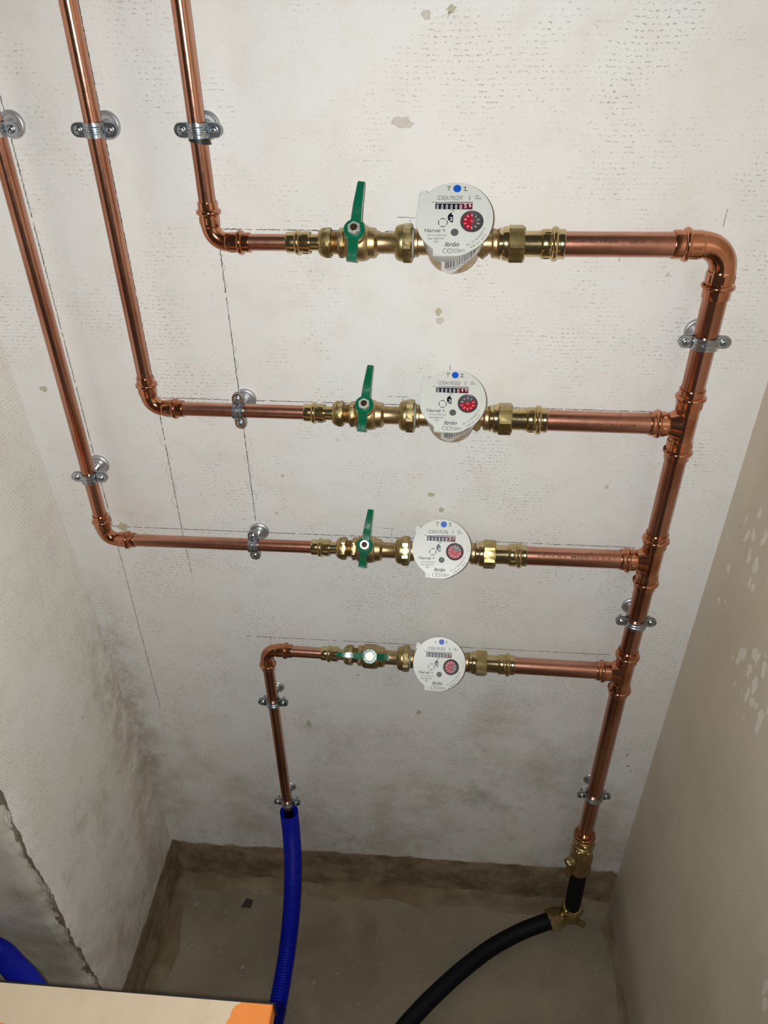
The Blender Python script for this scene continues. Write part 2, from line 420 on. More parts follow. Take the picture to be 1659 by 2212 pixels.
for f in bm.faces:
    if f.material_index == 1:
        c_ = f.calc_center_median(); w_ = .012 + nz(2, 7, c_.z, 28, .014)
        if XL(c_.z) - c_.x < w_: f.material_index = 2
grid(bm, lambda u, v: Vector((-1.0, -.276 + u * .33, FLOOR - .05 + v * 1.9)), 1, 1, 1)
wall_left = struct(obj('wall_left', bm, [M['wall_left'], M['jamb'], M['chipped']]))

bm = bmesh.new(); box(bm, (.395, -.36, (-1.5 + .75) / 2), (.12, .96, 2.25))
wall_right = struct(obj('wall_right', bm, M['wall_right'], smooth=False))

bm = bmesh.new()
grid(bm, lambda u, v: Vector((-1.0 + u * 1.45, -1.25 + v * 1.27, FLOOR + nz(u * 1.45, v * 1.27, 0, 6, .0022))), 120, 120)
floor = struct(obj('floor', bm, M['floor']))

def fillet(name, org, along, out, length, s, seed):
    """rough mortar haunch in the corner between wall and floor"""
    bm = bmesh.new(); A = Vector(along); O = Vector(out); n = int(length / .006); k = 9
    def f(u, v):
        t = u * length; a = v * pi / 2
        j = 1 + .45 * noise.fractal(Vector((t * 14 + seed, v * 2.2, seed)), 1, 2, 4)
        r = s * j
        # concave sweep from the wall to the floor
        px = r * (1 - sin(a)) ; pz = r * 1.15 * (1 - cos(a))
        return Vector(org) + A * t + O * (px * 1.25 - .002) + Vector((0, 0, pz - .003))
    grid(bm, f, n, k)
    return struct(obj(name, bm, M['fillet'], ang=60))
fillet('baseboard_back', (-.45, 0, FLOOR), (1, 0, 0), (0, -1, 0), .785, .030, 2.0)
fillet('baseboard_left', (XL(FLOOR) , 0, FLOOR), (0, -1, 0), (1, 0, 0), .275, .030, 8.0)
fillet('baseboard_right', (.335, 0, FLOOR), (0, -1, 0), (-1, 0, 0), .50, .022, 15.0)

# low block in the foreground that carries the board
bm = bmesh.new(); box(bm, (-.58, -.66, (FLOOR - .742) / 2), (.84, .36, -.742 - FLOOR), cham=.003)
struct(obj('wall_front', bm, M['jamb'], smooth=False))

# pencil setting-out lines on the back wall (children of the wall)
def stroke(pts, width=.0007, mat='pencil', gap=.14, twin=True, jit=.0002):
    bm = bmesh.new(); rnd = random.Random(hash(tuple(map(tuple, pts))) & 0xffff)
    P = [Vector((p[0], 0, p[1])) for p in pts]
    for q0, q1 in zip(P, P[1:]):
        L = (q1 - q0).length; n = max(2, int(L / .0022)); d = (q1 - q0).normalized(); s = Vector((d.z, 0, -d.x))
        for tw in ((-1, 1) if twin else (0,)):
            prev = None
            for i in range(n + 1):
                t = i / n; c = q0 + (q1 - q0) * t + s * (tw * .0004 * sin(i * 2.1 + tw) + rnd.uniform(-jit, jit)) + Vector((0, -.00035, 0))
                ww = width * rnd.uniform(.40, .95); a = c + s * ww / 2; b = c - s * ww / 2
                if rnd.random() < gap: prev = None; continue
                va, vb = bm.verts.new(a), bm.verts.new(b)
                if prev: bm.faces.new((prev[0], prev[1], vb, va))
                prev = (va, vb)
    return obj('pencil_line', bm, M[mat], wall_back, smooth=False)
Zr = [-.1808, -.3637, -.5447, -.7250]
stroke([(-.2225, Zr[0]), (.2535, Zr[0] - .001)], .0008)
stroke([(-.3165, Zr[1]), (.24, Zr[1])], .0008)
stroke([(-.4075, Zr[2]), (.24, Zr[2])], .0008)
stroke([(-.256, Zr[3] + .001), (.24, Zr[3])], .0008)
stroke([(-.408, .02), (-.408, -.545)], .0008)
stroke([(-.408, -.56), (-.4075, -.885)], .0008, twin=False, gap=.03)
stroke([(-.3177, .02), (-.3178, -.365)], .0008)
stroke([(-.3178, -.385), (-.3185, -.565)], .0008)
stroke([(-.3185, -.565), (-.3170, -.622)], .0007, 'pencil_faint', .2)
stroke([(-.2232, -.197), (-.2225, -.3637)], .0008)
stroke([(-.2225, -.385), (-.2222, -.548)], .0008)
stroke([(-.2222, -.545), (-.2215, -.575)], .0006, 'pencil_faint', .2)
for l in ([(-.0478, -.1680), (-.0307, -.1685)], [(-.0355, -.1700), (-.035, -.1776)], [(-.0576, -.3543), (-.0354, -.3541)], [(-.0414, -.3543), (-.0414, -.3604)],
          [(.0083, -.316), (.0089, -.3232)], [(-.0658, -.5306), (-.0517, -.532)], [(-.0539, -.5328), (-.054, -.5511)], [(.0059, -.512), (.0061, -.5232)],
          [(-.2225, -.7222), (-.222, -.7452)], [(.0088, -.7030), (.0092, -.718)], [(.2535, -.1852), (.2538, -.1580)], [(.165, -.20), (.1645, -.206)]):
    stroke(l, .0007, twin=False, gap=.05)
def squiggle(x, z0, z1, amp, sd):
    rnd = random.Random(sd); pts = []; n = 16
    for i in range(n + 1): pts.append((x + amp * sin(i * 1.1 + sd) * rnd.uniform(.3, 1), z0 + (z1 - z0) * i / n + rnd.uniform(-.0016, .0016)))
    # Catmull smoothing
    out = []
    for i in range(1, n - 1):
        for k in range(4):
            t = k / 4; p0, p1, p2, p3 = pts[i - 1], pts[i], pts[i + 1], pts[i + 2]
            out.append(tuple(.5 * (2 * p1[j] + (p2[j] - p0[j]) * t + (2 * p0[j] - 5 * p1[j] + 4 * p2[j] - p3[j]) * t * t + (3 * p1[j] - p0[j] - 3 * p2[j] + p3[j]) * t ** 3) for j in (0, 1)))
    stroke(out, .0005, 'pencil_faint', .04, False, .0001)
squiggle(-.3195, -.405, -.525, .006, 3); squiggle(-.2205, -.405, -.505, .008, 5); squiggle(-.222, -.20, -.245, .003, 7); squiggle(-.2215, -.29, -.34, .003, 9)

def blotch(cx, cz, r, asp, mat, sd):
    bm = bmesh.new(); rnd = random.Random(sd); n = 22; v = []
    for i in range(n):
        a = i / n * 2 * pi; k = r * (1 + .45 * noise.noise(Vector((cos(a) * 1.6, sin(a) * 1.6, sd)))) * rnd.uniform(.85, 1.1)
        v.append((cx + k * cos(a) * asp, cz + k * sin(a)))
    prism(bm, [(p[0], p[1]) for p in v], .0, .0006, Matrix(((1, 0, 0, 0), (0, 0, -1, 0), (0, 1, 0, 0), (0, 0, 0, 1))), .0003)
    return obj('scrape_mark', bm, M[mat], wall_back, smooth=False)
for i, (x, z, r, a, k) in enumerate([(-.0244, -.0087, .0035, 1.2, 'scrape_b'), (-.0033, -.0045, .003, 1.0, 'scrape'), (-.0055, -.008, .0016, .8, 'scrape'), (-.0447, -.0886, .0045, 2.3, 'scrape_b'),
        (-.0054, -.2590, .004, .9, 'scrape'), (-.0042, -.268, .0035, 1.2, 'scrape_b'), (-.0068, -.4794, .0032, 1.4, 'scrape'), (.0054, -.5005, .0032, 1.0, 'scrape'),
        (.193, -.4606, .003, .7, 'scrape_b'), (-.1831, -.4604, .003, .7, 'scrape_b'), (-.1952, -.5146, .0028, .8, 'scrape_b'), (-.4465, -.3568, .004, 1.2, 'scrape'), (.2125, -.2181, .0022, 1, 'scrape_b'),
        (-.395, -.545, .006, 1.0, 'scrape'), (-.015, -.86, .006, .6, 'scrape'), (-.18, -.90, .008, .6, 'scrape')]):
    blotch(x, z, r, a, k, i + 1.5)

# ------------------------------------------------------------------ pipes
S0 = -.030         # all pipe axes run 30 mm in front of the wall
XR = .2512         # supply riser
LX = [-.2208, -.3135, -.4040, -.2222]           # the left uprights
def zrow(r, x):
    return [-.1854 + (x + .2208) * .0070, -.3612 - (x + .3135) * .0027, -.5425 + (x + .404) * .0023, -.7187 - (x + .2222) * .0150][r]
def P(x, z, y=S0): return Vector((x, y, z))

def pipe(p0, p1, r, label, mat='copper'):
    p0, p1 = Vector(p0), Vector(p1); bm = bmesh.new(); L = (p1 - p0).length
    lathe(bm, (0, 0, 0), (p1 - p0), [(0, r * .9), (0, r - .0004), (.0005, r), (L - .0005, r), (L, r - .0004), (L, r * .9)], 48)
    o = obj('copper_pipe', bm, M[mat]); o.location = p0
    return tag(o, label, 'pipe')

def stamp(pp, x0, x1, z, lab, r, ang):
    """ink-jet marking along a pipe"""
    bm = bmesh.new(); L = x1 - x0
    def fn(u, v):
        a = ang + v / r
        return Vector((u, -cos(a) * (r + .0001), sin(a) * (r + .0001)))
    text(bm, lab, 0, 0, L, .0023, fn, .006)
    o = obj('printed_marking', bm, M['stamp'], pp, smooth=False); o.location = Vector(((x0 + x1) / 2 - pp.location.x, 0, z - pp.location.z)); return o

R15, R22 = .0075, .0110
ROW = ['top', 'second', 'third', 'lowest']
HUB = [-.0829, -.0785, -.0819, -.0798]
# three uprights on the left, cut where their elbows begin
pipe(P(LX[0], .33), P(LX[0], zrow(0, LX[0]) + .030), R15, 'copper pipe upright nearest the valves, dropping to the top meter row')
pipe(P(LX[1], .33), P(LX[1], zrow(1, LX[1]) + .030), R15, 'copper pipe upright in the middle of the three on the left')
pipe(P(LX[2], .33), P(LX[2], zrow(2, LX[2]) + .030), R15, 'copper pipe upright nearest the left wall, the longest')
pipe(P(LX[3], zrow(3, LX[3]) - .030), P(LX[3] + .0015, -1.092), R15, 'dark copper drop pipe running down into the blue hose')
names = ['short thin copper pipe between elbow and brass fitting in the top row', 'thin copper pipe left of the valve in the second row', 'long thin copper pipe left of the valve in the third row', 'short thin copper pipe left of the lowest valve']
for r in range(4):
    x0, x1 = LX[r] + .030, HUB[r] - .050
    pipe(P(x0, zrow(r, x0)), P(x1, zrow(r, x1)), R15, names[r], 'copper_h')
names = ['thick copper pipe with printed sizes right of the top meter', 'thick copper pipe with printed sizes right of the second meter', 'thick copper pipe right of the third meter', 'thick copper pipe right of the lowest meter']
marks = ['RELAND 14 DE     22 X 1', 'C928 LAND  D3     F . 1 - 18', 'DE 22 X 1  MADE IN  L 2 1-', 'MADE  1']
for r in range(4):
    x0, x1 = HUB[r] + .175, XR - .030 - (.010 if r == 0 else 0)
    pp = pipe(P(x0, zrow(r, x0)), P(x1, zrow(r, x1)), R22, names[r], 'copper_h')
    xa, xb = [(.108, .180), (.118, .200), (.120, .212), (.118, .140)][r]
    stamp(pp, xa, xb, zrow(r, (xa + xb) / 2), marks[r], R22, radians([26, 12, 40, 12][r]))
ZT = [zrow(1, XR), zrow(2, XR), zrow(3, XR)]
segs = [(zrow(0, XR) - .040, ZT[0] + .030, 'thick copper riser pipe directly under the big corner elbow'), (ZT[0] - .030, ZT[1] + .030, 'thick copper riser pipe between the second and third rows'),
        (ZT[1] - .030, ZT[2] + .030, 'thick copper riser pipe between the third and lowest rows'), (ZT[2] - .030, -1.100, 'thick dark copper riser pipe below the lowest meter row')]
for za, zb, lb in segs: pipe(P(XR, za), P(XR + (.0018 if zb < -1 else 0), zb), R22, lb)

def socket(bm, org, axis, t0, t1, r, bead, hb, wb=.0052, th=.0014):
    """pressed fitting end: sleeve with O-ring bead and hex press marks"""
    ro = r + th
    lathe(bm, org, axis, [(t0 - .003, r), (t0, ro * .99), (t0 + .0006, ro)] + arc(bead, ro, wb, hb, 10) + [(t1 - .0006, ro * 1.01), (t1, ro * 1.0), (t1, r * 1.01)], 48)
    hexnut(bm, org, axis, t0 + .0015, bead - wb / 2 - .0008, ro * 1.055, 0, .0008)

def elbow(c, d1, d2, r, label, big=False, mat='copper_bright'):
    """90 degree elbow with its corner at c and arms along d1 and d2"""
    c = Vector(c); d1 = Vector(d1); d2 = Vector(d2); R = .0235 if r > .01 else .0150
    t1 = .048 if r > .01 else .036; bead = .0370 if r > .01 else .0272; hb = .0026 if r > .01 else .0023
    bm = bmesh.new(); pts = [d1 * (R + .002)]
    for i in range(17):
        a = i / 16 * pi / 2; pts.append(d1 * (R * (1 - sin(a))) + d2 * (R * (1 - cos(a))))
    pts.append(d2 * (R + .002)); tube(bm, pts, r + .0008, 48)
    for d in (d1, d2): socket(bm, (0, 0, 0), d, R, t1, r, bead, hb)
    o = obj('pipe_elbow', bm, M[mat]); o.location = c
    return tag(o, label, 'pipe elbow')
elbow(P(LX[0], zrow(0, LX[0])), (0, 0, 1), (1, 0, 0), R15, 'thin copper elbow turning into the top row')
elbow(P(LX[1], zrow(1, LX[1])), (0, 0, 1), (1, 0, 0), R15, 'thin copper elbow turning into the second row')
elbow(P(LX[2], zrow(2, LX[2])), (0, 0, 1), (1, 0, 0), R15, 'thin copper elbow turning into the third row, nearest the left wall')
elbow(P(LX[3], zrow(3, LX[3])), (0, 0, -1), (1, 0, 0), R15, 'thin copper elbow turning down at the left end of the lowest row')
elbow(P(XR, zrow(0, XR)), (0, 0, -1), (-1, 0, 0), R22, 'thick copper elbow at the top right corner')

def tee(z, label):
    bm = bmesh.new(); r = R22
    lathe(bm, (0, 0, -.026), (0, 0, 1), [(0, r + .0008), (.052, r + .0008)], 48)
    # branch with a swept throat
    prof = []
    for i in range(9):
        a = i / 8 * pi / 2; prof.append((.0085 + .008 * (1 - cos(a)) * 1.0 if False else .006 + .011 * sin(a), r + .0008 + .0055 * (1 - sin(a))))
    lathe(bm, (0, 0, 0), (-1, 0, 0), prof + [(.020, r + .0008)], 48)
    socket(bm, (0, 0, 0), (0, 0, 1), .018, .040, r, .031, .0026)
    socket(bm, (0, 0, 0), (0, 0, -1), .018, .040, r, .031, .0026)
    socket(bm, (0, 0, 0), (-1, 0, 0), .0175, .035, r, .0275, .0026)
    o = obj('pipe_tee', bm, M['copper_bright']); o.location = P(XR, z)
    return tag(o, label, 'pipe tee')
tee(ZT[0], 'copper tee on the riser feeding the second row'); tee(ZT[1], 'copper tee on the riser feeding the third row'); tee(ZT[2], 'copper tee on the riser feeding the lowest row')

# ------------------------------------------------------------------ clamps
def clamp(x, z, r, axis, label, plate_r=.0122, drubber=False, tilt=0):
    """two-part zinc pipe clamp on a wall rosette. local: pipe along Z, wall towards +Y"""
    loc = P(x, z)
    M4 = Matrix.Translation(loc) @ (Matrix.Rotation(pi / 2, 4, 'Y') if axis == 'h' else Matrix()) @ Matrix.Rotation(tilt, 4, 'Z')
    t = thing('pipe_clamp', label, 'pipe clamp', M4, 'zinc clamps holding the copper pipes')
    hh = .0060; ri = r + .0004; ro = r + .0022; ear = r + .0135
    # wall plate (pressed rosette) with its stud
    bm = bmesh.new()
    lathe(bm, (0, -S0, 0), (0, -1, 0), [(0, plate_r), (.0015, plate_r), (.0030, plate_r * .93), (.0036, plate_r * .84), (.0033, plate_r * .76), (.0022, plate_r * .70), (.0022, plate_r * .45), (.0030, plate_r * .38), (.0072, plate_r * .36), (.0080, plate_r * .30)], 48)
    obj('wall_plate', bm, M['zinc_matte'], t)
    bm = bmesh.new(); L = -S0 - r - .001; pr = [(.0075, .0036)]
    k = .0075
    while k < L: pr += [(k, .0032), (k + .0005, .0038)]; k += .001
    lathe(bm, (0, -S0, 0), (0, -1, 0), pr, 24); obj('threaded_stud', bm, M['zinc'], t)
    # front and rear straps
    for side, nm in ((-1, 'front_strap'), (1, 'rear_strap')):
        bm = bmesh.new(); outer = []; inner = []
        a0 = math.asin(min(.95, .0012 / ro)); n = 26
        zs = [-hh, -hh * .52, -hh * .40, -hh * .22, -hh * .10, hh * .10, hh * .22, hh * .40, hh * .52, hh]
        rg = [0, 0, .0007, .0007, 0, 0, .0007, .0007, 0, 0]
        def pt(a, rad): return (rad * cos(a), side * rad * sin(a))
        def ridge(a): return max(0, min(1, (sin(a) - .45) / .2))
        V = []
        for i in range(n + 1):
            a = a0 + (pi - 2 * a0) * i / n
            V.append(([bm.verts.new((*pt(a, ro + g * ridge(a)), zz)) for zz, g in zip(zs, rg)], [bm.verts.new((*pt(a, ri + g * ridge(a)), zz)) for zz, g in zip(zs, rg)]))
        for (A, a_), (B, b_) in zip(V, V[1:]):
            for j in range(len(zs) - 1):
                bm.faces.new((A[j], B[j], B[j + 1], A[j + 1])); bm.faces.new((a_[j], a_[j + 1], b_[j + 1], b_[j]))
            bm.faces.new((A[0], a_[0], b_[0], B[0])); bm.faces.new((A[-1], B[-1], b_[-1], a_[-1]))
        for sx in (-1, 1):   # rounded ears
            poly = [(sx * (ri + .0002), -hh), (sx * (ear - hh), -hh)] + [(sx * (ear - hh + hh * cos(q)), hh * sin(q)) for q in [(-pi / 2 + pi * i / 12) for i in range(1, 12)]] + [(sx * (ear - hh), hh), (sx * (ri + .0002), hh)]
            MM = Matrix(((1, 0, 0, 0), (0, 0, 1, 0), (0, 1, 0, 0), (0, 0, 0, 1)))
            y0, y1 = (-.0024, -.0006) if side < 0 else (.0006, .0024)
            prism(bm, poly, y0, y1, MM, .0003)
        obj(nm, bm, M['zinc'], t)
    for sx in (-1, 1):
        bm = bmesh.new(); ex = sx * (ear - hh - .0006)
        lathe(bm, (ex, -.0024, 0), (0, -1, 0), [(0, .0036), (.0008, .0036), (.0018, .0028), (.0023, .0016), (.0023, .0015), (.0016, .0010)], 24)
        lathe(bm, (ex, -.0024, 0), (0, 1, 0), [(0, .0019), (.012, .0019), (.0125, .0014)], 16)
        s_ = obj('clamp_screw', bm, M['zinc'], t)
        bm = bmesh.new()
        for q in (.5, .5 + pi / 2):
            box(bm, (0, 0, 0), (.0036, .0006, .0003), Matrix.Translation((ex, -.0024 - .00235, 0)) @ Matrix.Rotation(q, 4, 'Y') @ Matrix.Rotation(pi / 2, 4, 'X'))
        obj('cross_slot', bm, M['dark'], s_, smooth=False)
    if drubber:
        bm = bmesh.new(); n = 24
        def f(u, v):
            a = -pi + pi * u + .15; zz = -hh * .8 - v * (.0030 + .0036 * (.5 + .5 * cos(a))); rr = r + .0009 + .0012 * v
            return Vector((rr * cos(a), rr * sin(a), zz))
        grid(bm, f, n, 3)
        grid(bm, lambda u, v: f(u, v) * Vector((1, 1, 1)) - Vector((cos(-pi + pi * u + .15), sin(-pi + pi * u + .15), 0)) * .0007, n, 3)
        obj('rubber_strip', bm, M['rubber'], t)['label'] = 'loose black rubber strip under the clamp'
    return t
clamp(LX[0] + .0009, -.0905, R15, 'v', 'zinc clamp with a loose black rubber strip, on the upright nearest the valves', drubber=True)
clamp(LX[1] + .0007, -.0905, R15, 'v', 'zinc clamp near the top of the middle left upright')
clamp(LX[2] + .0010, -.0900, R15, 'v', 'zinc clamp half outside the left picture edge, top of the leftmost upright')
clamp(LX[2], -.4530, R15, 'v', 'zinc clamp low on the leftmost upright, above its elbow')
clamp(-.2158, zrow(1, -.2158), R15, 'h', 'zinc clamp on the second-row pipe, left of its valve')
clamp(-.2190, zrow(2, -.2196), R15, 'h', 'zinc clamp on the third-row pipe, left of its valve')
clamp(XR, -.2730, R22, 'v', 'zinc clamp on the riser below the corner elbow')
clamp(XR, -.6362, R22, 'v', 'zinc clamp on the riser between the third and lowest rows')
clamp(XR + .0012, -.9891, R22, 'v', 'zinc clamp low on the dark riser, above the brass stop valve', .0118)
clamp(LX[3] + .0004, -.8215, R15, 'v', 'zinc clamp just under the elbow of the drop pipe', .0108)
clamp(LX[3] + .0012, -1.0560, R15, 'v', 'zinc clamp directly above the blue hose', .0100)

# ------------------------------------------------------------------ brass assemblies along each row
def threads(bm, org, axis, t0, t1, r, pitch=.0012):
    pr = []; k = t0
    while k < t1 - 1e-6: pr += [(k, r - .0007), (k + pitch * .5, r)]; k += pitch
    lathe(bm, org, axis, pr + [(t1, r - .0007)], 40)

def row_matrix(r, x, phi):
    dz = (zrow(r, x + .01) - zrow(r, x - .01)) / .02
    return frame(P(x, zrow(r, x)), (1, 0, dz), (0, -cos(phi), sin(phi)))

X_ = (1, 0, 0); O_ = (0, 0, 0)
def valve(r, phi, lab, lever='up'):
    hx = HUB[r]; M4 = row_matrix(r, hx, phi)
    # pressed brass adapter that holds the thin pipe
    t = thing('press_adapter', 'small brass press fitting left of the valve in the %s row' % ROW[r], 'pipe fitting', M4, 'small brass press fittings')
    bm = bmesh.new()
    lathe(bm, O_, X_, [(-.0665, .0076), (-.0665, .0092), (-.0658, .0095), (-.0605, .0095), (-.0590, .0093)] + arc(-.0560, .0093, .0050, .0022, 10) + [(-.0525, .0093), (-.0505, .0098), (-.0450, .0098), (-.0442, .0090)], 48)
    hexnut(bm, O_, X_, -.0522, -.0452, .0103, .2, .0008)
    obj('press_sleeve', bm, M['brass'], t)
    bm = bmesh.new(); lathe(bm, O_, X_, [(-.0455, .0074), (-.030, .0074)], 40); obj('spigot', bm, M['brass'], t)
    t = thing('ball_valve', lab, 'valve', M4, 'ball valves before the meters')
    # compression nut
    bm = bmesh.new()
    lathe(bm, O_, X_, [(-.0360, .0080), (-.0360, .0098), (-.0350, .0112), (-.0335, .0124), (-.0318, .0130), (-.0308, .0131)], 48)
    hexnut(bm, O_, X_, -.0312, -.0243, .0138, .18)
    obj('compression_nut', bm, M['brass_hex'], t)
    # cast body
    bm = bmesh.new()
    threads(bm, O_, X_, -.0255, -.0170, .0102)
    hexnut(bm, O_, X_, -.0175, -.0118, .0138, .18)
    lathe(bm, O_, X_, [(-.0125, .0115), (-.0112, .0128), (-.0104, .0150), (-.0085, .0160), (-.0020, .0165), (.0050, .0163), (.0090, .0152), (.0105, .0138), (.0140, .0136), (.0165, .0130), (.0178, .0112), (.0195, .0094), (.0340, .0094), (.0350, .0100), (.0380, .0100)], 56)
    lathe(bm, O_, (0, 0, 1), [(.010, .0085), (.0200, .0085), (.0210, .0072), (.0245, .0062), (.0255, .0050)], 32)
    obj('valve_body', bm, M['brass_cast'], t)
    # captive union nut and gasket
    bm = bmesh.new()
    lathe(bm, O_, X_, [(.0350, .0100), (.0352, .0125), (.0362, .0145), (.0385, .0158), (.0410, .0163), (.0425, .0163)], 56)
    hexnut(bm, O_, X_, .0420, .0512, .0178, .18)
    obj('union_nut', bm, M['brass_hex'], t)
    bm = bmesh.new(); lathe(bm, O_, X_, [(.0510, .0132), (.0522, .0132), (.0524, .0126), (.0530, .0126)], 48); obj('gasket', bm, M['washer'], t)
    # handle: pressed steel wing, enamelled; long wing along +dir, short wing dropped at the other side
    H = .0270
    ang = pi / 2 + .02 if lever == 'up' else pi
    if lever == 'up': ang = pi / 2 - radians([7, 6, 7][r])
    RH = Matrix.Rotation(ang, 4, 'Z')
    bm = bmesh.new()
    prism(bm, circ(0, 0, .0098, 36), H - .0022, H + .0008, None, .0006)
    def wing(path, th, cham=.0007):
        """path: list of (distance, height, half width); builds a bent strap"""
        rings = []
        for i, (s_, h_, w_) in enumerate(path):
            a = path[max(0, i - 1)]; b = path[min(len(path) - 1, i + 1)]
            d = Vector((b[0] - a[0], 0, b[1] - a[1])).normalized(); nrm = Vector((-d.z, 0, d.x))
            if nrm.z < 0: nrm = -nrm
            c = Vector((s_, 0, h_))
            q = [(-w_, 0), (-w_ + cham, cham), (w_ - cham, cham), (w_, 0), (w_, -th + cham), (w_ - cham, -th), (-w_ + cham, -th), (-w_, -th + cham)]
            rings.append([bm.verts.new(RH @ (c + Vector((0, y, 0)) + nrm * hh)) for y, hh in q])
        for A, B in zip(rings, rings[1:]):
            for k in range(8): bm.faces.new((A[k], A[(k + 1) % 8], B[(k + 1) % 8], B[k]))
        bm.faces.new(rings[0]); bm.faces.new(rings[-1])
    wing([(.004, H, .0052), (.0100, H + .0003, .0047), (.0160, H + .0028, .0044), (.0220, H + .0046, .0041), (.0320, H + .0050, .0037), (.0405, H + .0052, .0034), (.0420, H + .0048, .0031)], .0052)
    wing([(-.004, H, .0052), (-.0090, H - .0004, .0050), (-.0125, H - .0040, .0046), (-.0165, H - .0082, .0046), (-.0210, H - .0100, .0046), (-.0232, H - .0106, .0044)], .0030)
    hd = obj('handle', bm, M['green'], t)
    bm = bmesh.new()
    p0 = RH @ Vector((-.0238, 0, H - .0120))
    box(bm, (0, 0, 0), (.0016, .0092, .0036), Matrix.Translation(p0) @ RH, .0004); obj('bare_edge', bm, M['green_worn'], hd, smooth=False)['label'] = 'worn grey-green end of the handle'
    bm = bmesh.new(); hexnut(bm, O_, (0, 0, 1), H + .0006, H + .0042, .0062, .1, .0006)
    hn = obj('handle_nut', bm, M['nickel'], t)
    bm = bmesh.new(); threads(bm, O_, (0, 0, 1), H - .004, H + .0052, .0032, .0008); obj('stem', bm, M['brass'], hn)['label'] = 'brass stem end in the nut'

valve(0, radians(39), 'ball valve with green lever up, in the top row')
valve(1, radians(48), 'ball valve with green lever up, in the second row')
valve(2, radians(47), 'ball valve with green lever up, in the third row')
valve(3, radians(45), 'ball valve with its green lever lying along the pipe, lowest row', 'along')

def coupling(r, phi):
    x = HUB[r]; M4 = row_matrix(r, x, phi)
    t = thing('union_coupling', 'large brass union with hex nut right of the %s meter' % ROW[r], 'pipe fitting', M4, 'brass unions right of the meters')
    bm = bmesh.new(); hexnut(bm, O_, X_, .1385, .1528, .0172, .18); obj('union_nut', bm, M['brass_hex'], t)
    bm = bmesh.new()
    lathe(bm, O_, X_, [(.1300, .0112), (.1300, .0138), (.1312, .0138), (.1315, .0120), (.1332, .0120), (.1336, .0146), (.1362, .0152), (.1388, .0150)], 48)
    obj('thread_ring', bm, M['brass'], t)
    bm = bmesh.new()
    lathe(bm, O_, X_, [(.1500, .0114), (.1680, .0114), (.1684, .0125), (.1692, .0130), (.1760, .0130), (.1775, .0126)] + arc(.1803, .0126, .0056, .0028, 10) + [(.1835, .0126), (.1842, .0130), (.1886, .0130), (.1892, .0124), (.1892, .0111)], 56)
    hexnut(bm, O_, X_, .1698, .1770, .0136, .2, .0010)
    obj('press_tail', bm, M['brass'], t)

